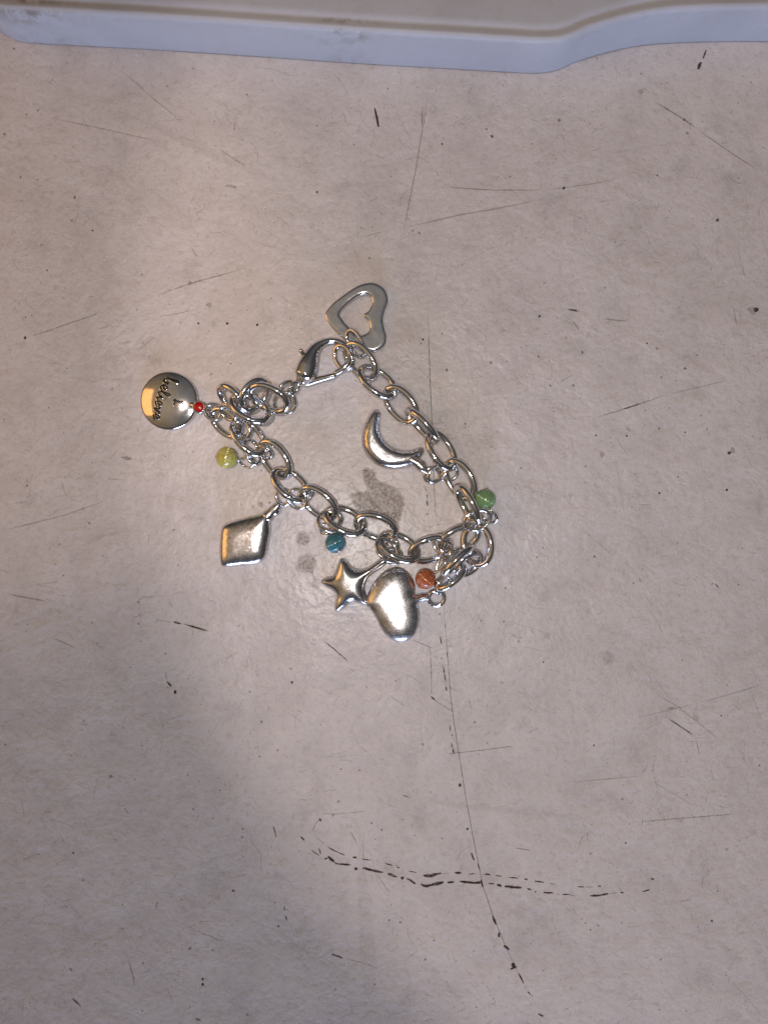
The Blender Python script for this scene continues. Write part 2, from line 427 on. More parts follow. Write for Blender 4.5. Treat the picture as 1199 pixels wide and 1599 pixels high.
# ---- marks: ribbons of dirt in scratches, soft across their width
rng = random.Random(7)
class Marks:
    def __init__(s): s.V = []; s.F = []; s.A = []; s.T = []; s.k = 0
    def line(s, pts, w, a, tint=(0.10, 0.075, 0.055), fade=True, wob=0.0, soft=0.0):
        pts = [Vector((p[0], p[1])) for p in pts]
        L = sum((q - p).length for p, q in zip(pts, pts[1:])) or 1.0
        n = max(2, min(60, int(L / 5))); d = []; pos = 0; i = 0
        seg = [(q - p).length for p, q in zip(pts, pts[1:])]
        for k in range(n + 1):
            t = L * k / n
            while i < len(seg) - 1 and pos + seg[i] < t: pos += seg[i]; i += 1
            d.append(pts[i] + (pts[i + 1] - pts[i]) * ((t - pos) / max(seg[i], 1e-6)))
        b = len(s.V); s.k += 1; z = 1.2e-5 + 1.2e-8 * (s.k % 1500)
        for k, p in enumerate(d):
            t = (d[min(n, k + 1)] - d[max(0, k - 1)]); t.normalize(); nn = Vector((-t.y, t.x))
            e = min(1.0, min(k, n - k) / max(1, n * 0.22)) if fade else min(1.0, 0.35 + min(k, n - k))
            ww = w * 0.5 * (0.45 + 0.55 * e) * rng.uniform(1 - wob, 1 + wob); aa = a * (e if fade else 1.0)
            p2 = p + nn * rng.uniform(-wob, wob) * w * 0.35
            for q, m in ((-1.25, 0.0), (-0.55, 1.0), (0.55, 1.0), (1.25, 0.0)):
                v = P(*(p2 + nn * ww * q)); s.V.append((v.x, v.y, z)); s.A.append(aa * m); s.T.append(tint)
        for k in range(n):
            for q in range(3):
                a0 = b + k * 4 + q; s.F.append((a0, a0 + 1, a0 + 5, a0 + 4))
    def blob(s, c, r, a, tint=(0.10, 0.075, 0.055), rough=0.35, n=12, ring=0.7):
        b = len(s.V); s.k += 1; z = 1.2e-5 + 1.2e-8 * (s.k % 1500)
        v = P(*c); s.V.append((v.x, v.y, z)); s.A.append(a); s.T.append(tint)
        ph = [rng.uniform(1 - rough, 1 + rough) for _ in range(n)]
        for m, al in ((ring, a), (1.0, 0.0)):
            for k in range(n):
                t = 2 * math.pi * k / n
                v = P(c[0] + math.cos(t) * r * m * ph[k], c[1] + math.sin(t) * r * m * ph[k]); s.V.append((v.x, v.y, z)); s.A.append(al); s.T.append(tint)
        for k in range(n):
            j = (k + 1) % n
            s.F.append((b, b + 1 + k, b + 1 + j)); s.F.append((b + 1 + k, b + 1 + n + k, b + 1 + n + j, b + 1 + j))
    def poly(s, pts, a, tint, edge=3.0):
        pl = [p + Vector((rng.uniform(-1, 1), rng.uniform(-1, 1))) * 0.9 for p in resample(catmull([(x, y, 0) for x, y in pts], 5, True), 3.0)]
        tp = [tuple(p) for p in pl]; A = np.array(tp)
        gx, gy = np.arange(A[:, 0].min(), A[:, 0].max(), 2.0), np.arange(A[:, 1].min(), A[:, 1].max(), 2.0)
        G = np.array([(x + (1.0 if k % 2 else 0), y) for k, y in enumerate(gy) for x in gx]); G = G[inside_np(G, tp)]
        dm = np.sqrt(((G[:, None, :] - A[None]) ** 2).sum(2).min(1)); G = G[dm > 1.2]; dm = dm[dm > 1.2]
        n = len(pl)
        cdt = delaunay_2d_cdt(pl + [Vector(g) for g in G], [(k, (k + 1) % n) for k in range(n)], [], 0, 1e-5)
        b = len(s.V)
        for v, o in zip(cdt[0], cdt[3]):
            q = o[0] if o else 0; x = 0.0 if q < n else min(1.0, dm[q - n] / edge)
            w = P(v.x, v.y); s.V.append((w.x, w.y, 1.0e-5)); s.A.append(a * x * x * (3 - 2 * x)); s.T.append(tint)
        cen = np.array([np.mean([tuple(cdt[0][q]) for q in f], axis=0) for f in cdt[2]]); ok = inside_np(cen, tp)
        s.F += [tuple(b + q for q in f) for f, g in zip(cdt[2], ok) if g]
    def build(s, name, mat):
        o = mesh_obj(name, s.V, s.F, mat, table, False); me = o.data
        at = me.attributes.new('cover', 'FLOAT', 'POINT'); at.data.foreach_set('value', s.A)
        tt = me.attributes.new('tint', 'FLOAT_COLOR', 'POINT'); tt.data.foreach_set('color', [c for t in s.T for c in (*t, 1)])
        return o
BR = (0.045, 0.025, 0.014); GR = (0.24, 0.21, 0.185); BK = (0.03, 0.026, 0.024); OCH = (0.25, 0.185, 0.125)

scuff = Marks()                    # the dark brown double scuff and the score line it crosses
def zoomed(org, sc, items, tint, a):
    for it in items:
        pts, w = it[0], it[1]; al = it[2] if len(it) > 2 else a
        if len(pts) == 1: q = px_path(pts, org, sc)[0]; scuff.blob(q, w / sc * 0.62, al, tint)
        else: scuff.line(px_path(pts, org, sc), w / sc * 0.92, al, tint, False, 0.30)
zoomed((420, 1240), 3.747, [
    ([(185,248),(207,272)],10), ([(247,328),(293,360)],8), ([(293,318),(303,350)],10), ([(325,380),(345,375)],8), ([(345,365),(382,395)],22),
    ([(382,400),(400,408)],8), ([(392,408),(478,414)],12), ([(508,436)],18), ([(547,432),(600,445),(668,458)],14), ([(695,464),(748,486)],16), ([(780,492)],19),
    ([(808,494),(835,508),(855,526)],14), ([(888,526),(915,542),(960,528),(1022,516)],18), ([(1043,516),(1084,514)],12), ([(1112,510),(1199,520)],14),
    ([(272,248),(325,295)],3,.6), ([(345,310),(390,335),(443,358)],7), ([(490,368),(513,374)],14), ([(547,380),(600,388)],6), ([(680,405),(722,418)],8),
    ([(750,428),(762,430)],8), ([(818,450),(862,460)],7), ([(902,476),(940,478),(1008,464)],16), ([(1010,466),(1055,462)],4,.4), ([(1086,459),(1124,461)],13), ([(1165,470),(1199,465)],5),
    ([(25,188),(34,215),(42,250)],7,.8), ([(300,150)],14,.8), ([(255,215),(268,180),(300,140)],4,.5), ([(305,115),(420,116),(560,100)],4,.35), ([(480,220),(515,292)],5,.4),
    ([(632,470),(705,578)],4,.4), ([(600,170)],9,.7), ([(660,208)],10,.6), ([(1160,205)],14,.8), ([(90,655),(92,680)],10,.9), ([(97,710),(104,740)],8,.9), ([(702,738)],9,.8), ([(780,5),(820,20)],8,.5)], BR, 0.97)
zoomed((720, 1300), 3.747, [
    ([(0,288),(60,296),(125,292)],16), ([(160,300),(192,300)],10), ([(208,304),(235,314)],14), ([(253,314),(300,318),(352,324)],16), ([(385,328),(406,334)],14),
    ([(433,347)],9), ([(480,350),(538,354)],12), ([(560,360),(575,362)],5,.7), ([(592,363),(632,363)],12), ([(632,364),(670,372)],4,.5), ([(752,370),(790,370),(858,358)],11), ([(860,358),(910,352)],4,.5), ([(932,348),(948,354)],10), ([(1060,346),(1100,334)],11),
    ([(135,243),(170,247)],10), ([(200,252),(235,256)],6), ([(278,263),(332,267)],8), ([(368,270),(388,276)],10), ([(430,285),(482,292)],11), ([(520,300),(547,302)],8),
    ([(680,317),(718,319)],8), ([(725,318),(770,320)],4,.4), ([(800,312),(816,316)],9), ([(1110,268),(1125,276)],14), ([(42,244),(82,240)],5,.8),
    ([(57,120),(75,162)],14), ([(97,180),(108,220)],9), ([(115,275),(125,318)],9), ([(183,488),(203,538)],14), ([(220,585),(222,612)],20), ([(248,662),(282,686)],18),
    ([(303,762),(309,790)],24), ([(288,800),(324,784)],12), ([(335,825),(365,882)],9), ([(388,932),(404,948)],8), ([(450,1060),(478,1076)],14), ([(320,90),(400,105)],5,.5), ([(960,60)],11,.7), ([(755,570)],9,.6)], BR, 0.97)
zoomed((600, 940), 5.33, [
    ([(388,785),(418,815)],15), ([(465,285),(475,350)],10,.8), ([(490,540),(498,590)],11,.8), ([(500,600),(507,655)],11,.85), ([(512,705),(515,740)],11,.8),
    ([(460,100)],14,.6), ([(545,1030),(550,1080)],8,.7), ([(562,1110)],11,.7), ([(558,1175),(566,1215)],10,.8), ([(568,1220),(576,1262)],11,.9), ([(628,1525)],26,.75), ([(382,400),(390,600),(393,765)],5,.55),
    ([(490,510),(520,740)],30,.10), ([(540,1262),(800,1235),(1066,1200)],5,.6), ([(505,180),(507,215)],8,.85), ([(520,420),(526,470)],8,.85), ([(240,318),(400,385)],6,.4), ([(420,820),(575,915)],14,.22),
    ([(50,780),(165,865)],6,.35), ([(752,1000)],17,.45), ([(803,155)],18,.35)], BR, 0.9)
zoomed((550, 560), 4.796, [([(546,972),(556,990)],10), ([(560,1020),(560,1050)],8), ([(558,1060),(563,1102)],13), ([(560,1165)],10), ([(845,487)],14,.6), ([(568,420),(575,560)],3,.4)], BK, 0.9)
scuff.line([(655,1100),(661,1190)], 1, 0.2, GR)
# long score line down the table
scuff.line([(669,140),(663,180),(650,260),(640,310),(628,375)], 1.6, 0.42, GR)
scuff.line([(660,165),(658,200)], 2.2, 0.5, OCH, True)
scuff.line([(668,470),(670,560),(675,677),(678,770),(682,830)], 1.1, 0.75, (0.12,0.10,0.085))
scuff.line([(690,900),(693,951),(697,1000),(703,1083),(708,1124),(713,1156),(720,1200),(726,1239),(737,1300),(745,1340),(754,1384),(771,1434),(792,1484),(808,1518),(835,1567),(848,1594)], 1.1, 0.6, (0.10,0.075,0.06))
scuff.line([(545,950),(690,962)], 1.0, 0.2, GR)
def L(pts, w, a, tint, fade=True, wob=0.2): scuff.line(pts, w * 1.15, a * (0.68 if tint in (GR, OCH) else 0.95), tint, fade, wob)
L([(585,169),(588,182),(591,198)], 3.2, 0.95, BR, False, .2); L([(1089,108),(1094,97)], 5, 0.95, BR, False, .25); L([(1097,91),(1102,78)], 2.6, 0.9, BR, False, .2)
L([(1020,158),(1060,182),(1090,202)], 2.0, 0.75, OCH); L([(1085,200),(1150,245),(1187,268)], 1.6, 0.6, OCH); scuff.blob((1068,187), 2.2, .9, BR); scuff.blob((1000,143), 5, .25, OCH); scuff.blob((768,213), 2.6, .8, BR)
L([(272,971),(283,974)], 3.2, 0.9, BR, False, .3); L([(285,974),(300,978),(327,986)], 2.4, 0.8, BR, True, .3); L([(240,967),(272,972)], 1.2, 0.4, GR)
L([(258,1048),(262,1066)], 2.0, 0.5, OCH); L([(261,1064),(268,1072)], 2.6, .9, BR, False, .3); scuff.blob((274,1080), 3.2, .95, BR)
L([(0,830),(60,815),(100,805),(170,780)], 1.6, 0.5, GR); L([(10,927),(40,933),(75,939)], 2.2, 0.5, OCH); L([(80,995),(122,1013)], 1.8, 0.55, GR); L([(502,998),(520,1012),(547,1036)], 1.6, 0.7, BR); scuff.blob((456,1066), 2.6, .95, BK)
L([(185,105),(235,150),(290,195)], 1.6, 0.4, GR); L([(70,182),(165,202),(265,225)], 1.5, 0.45, OCH); L([(350,290),(362,291),(372,293)], 3.2, 0.55, GR, True, .4)
L([(200,175),(300,225),(450,290)], 12, 0.08, GR, True, .3); L([(340,232),(385,260)], 2.2, 0.4, GR); L([(565,370),(598,362)], 1.6, 0.5, GR)
L([(40,528),(60,522),(100,508),(170,484)], 1.8, 0.5, GR, True, .3); scuff.blob((40,528), 2.6, .9, BK); L([(240,463),(300,442),(383,419)], 1.9, 0.5, GR, True, .3); scuff.blob((297,442), 4, .4, GR); scuff.blob((326,476), 5, .25, OCH)
L([(187,714),(200,716),(208,717)], 4, 0.7, GR, True, .4); L([(165,748),(193,749)], 1.8, .4, GR); L([(212,548),(245,525)], 1.2, .4, GR)
L([(927,653),(960,643),(1042,616)], 1.8, 0.6, GR, True, .3); L([(970,640),(1000,630)], 2.0, .6, BK, True, .3); L([(1042,616),(1143,592)], 1.3, 0.4, GR)
scuff.blob((1180,484), 4.6, .85, BR); scuff.blob((1174,484), 8, .3, GR); L([(1143,475),(1150,510)], 1.8, .5, OCH); scuff.blob((1138,707), 3.2, .9, BR); scuff.blob((1143,702), 5, .35, GR)
L([(885,483),(905,486)], 2.6, .75, BK, True, .3); L([(893,500),(905,517)], 2.4, .5, GR, True, .3); L([(940,498),(982,502)], 2.2, .5, OCH); L([(975,665),(985,675)], 4, .45, GR); scuff.blob((978,681), 1.8, .9, BK); scuff.blob((940,710), 5, .3, OCH)
L([(980,1285),(1060,1278),(1160,1270)], 1.8, 0.5, GR); L([(625,1240),(700,1256),(760,1262),(850,1270),(950,1285)], 9, 0.09, GR, True, .4); L([(880,1222),(1000,1212)], 1.4, .4, GR); L([(1010,1215),(1090,1262)], 1.2, .35, GR)
L([(690,292),(770,297),(850,297)], 1.8, 0.55, OCH, True, .3); L([(850,297),(920,288),(960,280)], 1.4, .4, OCH); L([(625,357),(715,336),(780,325),(850,310)], 2.2, 0.45, OCH, True, .3); scuff.blob((880,294), 2.8, .8, BR)
L([(200,1497),(206,1515),(212,1545)], 2.2, 0.5, OCH, True, .3); scuff.blob((317,1529), 2.4, .9, BR); scuff.blob((317,1537), 2.4, .9, BR); L([(112,1558),(128,1572)], 2.6, .7, BR, True, .3); L([(303,1590),(316,1594)], 4, .6, BR)
L([(518,1490),(535,1496)], 2.6, .8, BR, False, .3); L([(535,1496),(560,1502),(592,1512)], 1.2, .5, GR); L([(35,1343),(65,1332)], 1.8, .45, GR); scuff.blob((115,1332), 1.8, .8, BK); L([(107,1510),(115,1518)], 2.2, .6, BR); L([(247,1405),(243,1422)], 2.2, .6, GR)
L([(1040,1120),(1085,1150)], 2.0, .6, BK); L([(1085,1150),(1092,1180)], 1.4, .5, GR); L([(1090,1098),(1160,1078),(1199,1065)], 1.6, .4, GR); L([(1015,1078),(1060,1105),(1135,1165)], 1.6, .4, GR); L([(1040,1108),(1055,1105)], 5, .5, GR); L([(1080,1115),(1092,1126)], 6, .35, GR)
L([(990,1122),(1060,1105),(1090,1098)], 1.4, .3, GR); L([(1115,910),(1123,920)], 2.2, .8, BK); scuff.blob((928,869), 2.0, .95, BK); scuff.blob((848,1034), 1.6, .9, BK); scuff.blob((927,1164), 1.6, .9, BK); L([(995,900),(1002,912)], 4, .45, OCH); L([(900,820),(960,870),(960,880)], 1.2, .25, GR)
scuff.blob((1086,802), 2, .0, GR)
for (x, y) in [(1185,1195),(1134,765),(1058,745),(1029,770),(914,728),(930,680),(1069,675),(1103,670),(842,494),(895,602),(859,602),(1010,536),(145,360),(74,422),(402,507),(310,505),(43,758),(355,505),(690,225),(495,300),(810,33),(690,520),(657,536),(660,530)]:
    scuff.blob((x, y), rng.uniform(1.2, 2.2), .9, BK)
sc_o = scuff.build('scuff_marks', M_mark); sc_o['kind'] = 'stuff'

fine_marks = Marks()               # countless hairline scratches and specks
clusters = [(rng.uniform(0, 1200), rng.uniform(100, 1600), rng.uniform(20, 90), rng.gauss(0.3, 0.8)) for _ in range(75)]
for _ in range(3400):
    x, y = rng.uniform(-60, 1260), rng.uniform(60, 1660); a = rng.gauss(0.2, 0.9)
    if rng.random() < 0.6:
        cx, cy, sg, ca = rng.choice(clusters); u, v = rng.gauss(0, sg), rng.gauss(0, sg * 0.35); a = ca + rng.gauss(0, 0.45)
        x, y = cx + u * math.cos(ca) - v * math.sin(ca), cy + u * math.sin(ca) + v * math.cos(ca); Lg = 3 + rng.expovariate(1 / 9.0)
    c = rng.uniform(-0.35, 0.35); dx, dy = math.cos(a) * Lg / 2, math.sin(a) * Lg / 2
    fine_marks.line([(x - dx, y - dy), (x + c * dy, y - c * dx), (x + dx, y + dy)], rng.uniform(0.8, 1.8), rng.uniform(0.06, 0.24), GR if rng.random() < .7 else OCH, True, .3)
for _ in range(120):
    x, y = rng.uniform(-40, 1240), rng.uniform(80, 1640); a = rng.choice((-0.35, 0.55, 0.6, 1.5, 0.05)) + rng.gauss(0, 0.25); Lg = rng.uniform(30, 120)
    dx, dy = math.cos(a) * Lg / 2, math.sin(a) * Lg / 2
    fine_marks.line([(x - dx, y - dy), (x + dy * .04, y - dx * .04), (x + dx, y + dy)], rng.uniform(0.7, 1.4), rng.uniform(0.05, 0.18), GR, True, .3)
for _ in range(1900):
    x, y = rng.uniform(-60, 1260), rng.uniform(60, 1660)
    fine_marks.blob((x, y), 0.5 + rng.expovariate(1 / 0.45), rng.uniform(0.2, 0.7), rng.choice((BK, GR, GR, OCH)), .4, 6)
for _ in range(420):               # rubbed, faintly grey patches
    x, y = rng.uniform(-60, 1260), rng.uniform(60, 1660)
    fine_marks.blob((x, y), rng.uniform(6, 26), rng.uniform(0.03, 0.09), GR, .6, 16, 0.15)
fm = fine_marks.build('hairline_scratches', M_mark); fm['kind'] = 'stuff'

def stain(pts, a, tint=(0.20, 0.16, 0.112), edge=4.5):
    m = Marks(); m.poly(pts, a, tint, edge); return m.build('stain', M_stain)
stain(px_path([(540,40),(620,55),(650,120),(740,160),(800,210),(830,270),(810,340),(795,400),(760,430),(700,400),(600,400),(520,360),(440,225),(480,200),(560,190),(540,120)], (440,720), 4.28), 0.60)
def disk(c, r, n=10): return [(c[0] + math.cos(2*math.pi*k/n) * r * rng.uniform(.86, 1.12), c[1] + math.sin(2*math.pi*k/n) * r * rng.uniform(.86, 1.12)) for k in range(n)]
stain(disk((473,841), 13), 0.52); stain(disk((478,880), 17), 0.52); stain(disk((494,911), 10), 0.35); stain(disk((407,788), 5), 0.6, edge=1.5); stain(disk((950,1027), 13), 0.22); stain(disk((854,992), 7), 0.3)
stain([(560,1290),(590,1500),(575,1560),(560,1500)], 0.10); 

# ------------------------------------------------------------------ the white tray at the back
base = [(-70,-160),(-62,-60),(-40,10),(-15,40),(0,51),(14,59),(40,68),(100,72),(250,80),(400,90),(560,101),(700,109),(800,115),(840,116),(870,111),(900,98),(950,83),(1000,73),(1050,69),(1120,67),(1199,67),(1330,72),(1450,80)]
line = [Vector((p.x, p.y)) for p in catmull([(x, y, 0) for x, y in base], 5, False)]
prof = [(0.9, 0.02), (0.45, 0.12), (0.08, 0.45), (0.0, 0.9), (0.05, 6.0), (0.10, 11.6), (0.30, 12.3), (0.75, 12.75), (1.3, 12.85), (2.2, 12.55), (2.7, 12.50), (3.1, 12.75), (4.5, 12.85)]   # inward mm, height mm
V = []; F = []; nP = len(prof); N = len(line)
for i in range(N):
    t = (line[min(N - 1, i + 1)] - line[max(0, i - 1)]).normalized(); nn = Vector((t.y, -t.x))      # towards the tray (up in the picture)
    if nn.y > 0 and abs(nn.x) < 0.9: nn = -nn
    for off, z in prof:
        q = P(*line[i]) + Vector((nn.x, -nn.y, 0)) * off * MM; V.append(Vector((q.x, q.y, z * MM)))
for i in range(N - 1):
    for k in range(nP - 1): F.append((i * nP + k, (i + 1) * nP + k, (i + 1) * nP + k + 1, i * nP + k + 1))
far = P(0, -560).y; tb = len(V)
for i in range(N): q = V[i * nP + nP - 1]; V.append(Vector((q.x, far, 12.85 * MM)))
for i in range(N - 1): F.append((i * nP + nP - 1, (i + 1) * nP + nP - 1, tb + i + 1, tb + i))
tb2 = len(V)
for i in range(N): q = V[i * nP]; V.append(Vector((q.x, far, 0.1 * MM)))
for i in range(N - 1): F.append((tb + i, tb + i + 1, tb2 + i + 1, tb2 + i)); F.append((tb2 + i, tb2 + i + 1, (i + 1) * nP, i * nP))
F.append(tuple([tb2, *[k for k in range(nP)], tb])); F.append(tuple([tb2 + N - 1, tb + N - 1, *[(N - 1) * nP + k for k in range(nP - 1, -1, -1)]]))
tray = mesh_obj('tray', V, F, M_tray)
fix_normals(tray)
ga = tray.data.attributes.new('grime', 'FLOAT', 'POINT'); gv = [0.0] * len(tray.data.vertices)
for i in range(N):
    x = line[i].x
    amt = 1.0 * math.exp(-((x - 545) / 26) ** 2) + 0.9 * math.exp(-((x - 75) / 55) ** 2) + (1.0 if x < 14 else 0.0) + 0.15
    for k, (off, z) in enumerate(prof): gv[i * nP + k] = amt * (1.0 if 11 < z < 12.7 else 0.45 if z < 1 else 0.12)
ga.data.foreach_set('value', gv)
tray['label'] = 'smooth white plastic tray edge with a wavy side standing on the table'; tray['category'] = 'tray'

# ------------------------------------------------------------------ the bracelet
br = bpy.data.objects.new('charm_bracelet', None); C.objects.link(br); br.empty_display_size = 0.02
br['label'] = 'silver charm bracelet of oval links with coloured beads and cast charms, lying on the table'; br['category'] = 'bracelet'

def oval(Lg, W, r, n=44, seg=12):
    a, c = (Lg / 2 - r), (W / 2 - r)
    path = []
    for k in range(n):
        t = 2 * math.pi * k / n; ct, st = math.cos(t), math.sin(t)
        path.append(Vector((a * math.copysign(abs(ct) ** 0.94, ct), c * math.copysign(abs(st) ** 0.94, st), 0)))
    return tube(path, r, seg, True)
link_cache = {}
def link(x, y, ang, roll, pitch=0.0, z=None, Lg=73, W=49, r=5.3):
    """ang: direction of the long axis, degrees clockwise from the picture's right; roll lifts the side to the left of it"""
    if (Lg, W, r) not in link_cache:
        V, F = oval(Lg * S, W * S, r * S)
        me = bpy.data.meshes.new('chain_link'); me.from_pydata([tuple(v) for v in V], [], F); me.polygons.foreach_set('use_smooth', [True] * len(F)); me.materials.append(M_wire)
        link_cache[(Lg, W, r)] = me
    me = link_cache[(Lg, W, r)]
    M = Matrix.Rotation(R(-ang), 3, 'Z') @ Matrix.Rotation(R(pitch), 3, 'Y') @ Matrix.Rotation(R(roll), 3, 'X')
    o = bpy.data.objects.new('chain_link', me); C.objects.link(o); o.parent = br
    o.rotation_euler = M.to_euler()
    lo = min((M @ v.co).z for v in me.vertices)
    zz = (-lo + 2e-5) if z is None else max(z * MM, -lo + 2e-5)
    o.location = P(x, y, zz); return o
ring_cache = {}
def ring(x, y, d, w, ang=0, roll=0, z=None, pitch=0, r=2.6, parent=None, name='jump_ring'):
    key = (d, w, r)
    if key not in ring_cache:
        V, F = oval(d * S, w * S, r * S, 32, 9)
        me = bpy.data.meshes.new(name); me.from_pydata([tuple(v) for v in V], [], F); me.polygons.foreach_set('use_smooth', [True] * len(F)); me.materials.append(M_thin); ring_cache[key] = me
    me = ring_cache[key]
    M = Matrix.Rotation(R(-ang), 3, 'Z') @ Matrix.Rotation(R(pitch), 3, 'Y') @ Matrix.Rotation(R(roll), 3, 'X')
    o = bpy.data.objects.new(name, me); C.objects.link(o); o.parent = parent or br; o.rotation_euler = M.to_euler()
    lo = min((M @ v.co).z for v in me.vertices); zz = (-lo + 2e-5) if z is None else max(z * MM, -lo + 2e-5)
    o.location = P(x, y, zz); return o

# right run, from the clasp down   (roll > 0 lifts the upper-right side, < 0 the lower-left side)
link(563, 564, 52, 34); link(589.5, 596, 38, -32); link(626, 632, 50, 30); link(659, 665, 47, 76); link(689, 703, 58, -36); link(718, 749, 60, 30)
link(730, 788, 63, 72, z=4.6); link(745, 851, 84, 30, z=3.4, Lg=72, W=56)
# lower corner pile
link(717, 842, -24, 30, z=2.4); link(715, 876, -44, 74, z=5.2, Lg=70); link(732, 880, -40, 30, z=2.2, Lg=54, W=40); link(703, 902, -38, -62, z=2.6, Lg=60, W=40)
# lower run, right to left
link(672, 858, -16, 30); link(623, 854, 27, -31); link(587, 823, 20, 30); link(539, 813, 25, -30); link(497, 785, 38, 31); link(454, 757, 42, -31); link(429, 717, 54, 30); link(389, 683, 48, -31)
# pile of links beside the clasp
link(353, 660, 42, 30, Lg=62, W=46); link(361, 622, 44, 52, z=4.2, Lg=56, W=46, r=5.2); link(391, 637, 30, -34, z=5.4, Lg=70, W=50); link(397, 617, -52, 40, z=4.6, Lg=62, W=46); link(420, 622, 24, 36, z=5.6, Lg=70, W=48)

# jump rings
ring(555, 536, 50, 29, 62, 34, z=2.4, r=2.9); ring(536, 558, 46, 35, 65, 26, z=2.3, r=4.0); ring(445, 629, 39, 38, 0, 16, r=3.0); ring(446, 607, 34, 24, -40, 40, z=2.6, r=3.0)
ring(381, 671, 32, 28, 70, 20, z=2.0, r=4.2); ring(394, 706, 44, 27, 68, -25, z=2.6, r=2.5); ring(413, 706, 30, 24, 30, 35, z=2.0, r=2.7); ring(464, 779, 36, 33, 45, 15, z=3.6, r=2.5); ring(478, 772, 34, 26, -50, 40, z=2.0, r=2.7)
ring(513, 814, 38, 36, 20, -18, z=3.5, r=2.5); ring(524, 808, 30, 26, 60, 40, z=2.0, r=2.7); ring(604, 859, 44, 33, 48, -20, z=3.8, r=2.7); ring(612, 850, 30, 26, 60, 40, z=1.7, r=2.7); ring(690, 849, 36, 32, 70, 18, z=1.4, r=3.0); ring(697, 863, 30, 24, -70, 50, z=3.4, r=2.4)
ring(691, 913, 36, 24, -62, 40, z=2.4, r=2.7); ring(683, 739, 38, 26, -40, 20, z=3.4, r=2.4); ring(702, 741, 32, 26, -30, 30, z=1.4, r=3.0); ring(745, 812, 46, 34, -20, 14, z=5.6, r=2.6); ring(762, 806, 34, 26, 30, 40, z=2.6, r=2.4)
ring(357, 644, 32, 28, 40, 35, z=4.4, r=2.8)

def wire(name, pts, r, mat, parent, closed=False, seg=9, n=6, flat=1.0):
    """pts: (pixel x, pixel y, height mm)"""
    path = [P(x, y, z * MM) for x, y, z in pts]
    path = catmull(path, n, closed)
    rr = r * S if not hasattr(r, '__len__') else None
    if rr is None:
        m = len(path); rr = [float(np.interp(i / (m - 1) * (len(r) - 1), range(len(r)), r)) * S for i in range(m)]
    V, F = tube(path, rr, seg, closed, True, flat); return mesh_obj(name, V, F, mat, parent)

# lobster clasp
Z5 = ((450, 500), 9.99)
def cl(pts): return [(450 + x / 9.99, 500 + y / 9.99, z) for x, y, z in pts]
body = wire('lobster_clasp', cl([(238,905,2.4),(262,840,2.6),(305,700,2.7),(357,560,2.7),(420,445,2.7),(512,368,2.6),(640,322,2.5),(780,335,2.5),(895,400,2.7),(955,520,3.1),(940,650,3.3),(865,745,3.2),(752,818,2.8)]),
            [12.0, 17.6, 16.0, 12.4, 8.6, 6.0, 4.7, 4.5, 4.5, 4.5, 4.5, 4.5, 4.4], M_disc, br, seg=18, n=8, flat=0.82)
wire('gate', cl([(170,1000,1.3),(300,985,1.4),(420,945,1.7),(560,905,2.0),(720,860,2.2)]), [4.2, 5.4, 5.2, 4.8, 4.4], M_disc, body, seg=12)
wire('lever', cl([(290,590,2.6),(245,540,3.4),(195,475,3.9)]), [3.4, 3.4, 3.0], M_disc, body, seg=8, flat=.7)
ring(459, 606, 26, 20, -50, 45, z=2.4, r=3.0, parent=body, name='tail_ring')

# open heart
oh = [(415,370),(480,280),(600,190),(700,125),(800,92),(880,96),(950,140),(985,205),(988,265),(960,345),(945,420),(955,500),(975,570),(970,640),(930,690),(870,718),(810,712),(740,680),(650,640),(590,605),(500,525),(435,440)]
ih = [(540,365),(600,290),(700,212),(780,187),(830,203),(853,245),(848,300),(815,350),(772,388),(815,430),(835,488),(820,540),(780,568),(730,578),(680,560),(610,480),(560,420)]
VF = cushion(px_path(oh, (440,430), 5.995), px_path(ih, (440,430), 5.995), 1.15 * MM, 0.34 * MM, 5.0, 1.5, 6, 0.5, 1.0)
V, F = place(VF, 0.1 * MM, (2.0, -1.5), (552, 500))
o = fix_normals(mesh_obj('open_heart_charm', V, F, M_flat, br)); add_uv_rest(o, 2e-5); o['label'] = 'open heart charm, flat satin silver with a heart-shaped hole'

# round lettered disc
DC = (264, 625.5); DR = 45.5
V = []; F = []; nr = 22; ns = 72
prof = [(0.0, 2.05)] + [(DR * t, 0.95 + 1.10 * (1 - t ** 2.3)) for t in np.linspace(0.06, 0.965, nr)] + [(DR * .985, .90), (DR * .998, .78), (DR, .62), (DR, .30), (DR * .99, .12), (DR * .96, .03)]
def disc_z(r): return float(np.interp(r, [p[0] for p in prof[:nr + 1]], [p[1] for p in prof[:nr + 1]]))
for k, (rr, z) in enumerate(prof):
    if k == 0: V.append(Vector((DC[0], DC[1], z * MM))); continue
    for j in range(ns):
        t = 2 * math.pi * j / ns; V.append(Vector((DC[0] + rr * math.cos(t), DC[1] + rr * math.sin(t), z * MM)))
for j in range(ns): F.append((0, 1 + j, 1 + (j + 1) % ns))
for k in range(len(prof) - 2):
    for j in range(ns):
        a, c = 1 + k * ns + j, 1 + k * ns + (j + 1) % ns; F.append((a, a + ns, c + ns, c))
F.append(tuple(1 + (len(prof) - 2) * ns + j for j in range(ns)))
TILT = (1.5, -3.0)
Md = Matrix.Translation(P(*DC)) @ Euler((R(TILT[0]), R(TILT[1]), 0)).to_matrix().to_4x4() @ Matrix.Translation(-P(*DC))
LIFT = 0.42 * MM
V2 = []
for v in V: p = P(v.x, v.y, 0.0015); V2.append(Md @ Vector((p.x, p.y, v.z)) + Vector((0, 0, LIFT)))
disc = fix_normals(mesh_obj('disc_charm', V2, F, M_disc, br)); add_uv_rest(disc, 2e-5); disc['label'] = 'round domed silver disc charm lettered I believe'
strokes = [[(646,556),(690,566),(740,576),(800,592)], [(672,535),(655,552),(660,590),(640,636)], [(790,570),(802,612)]]
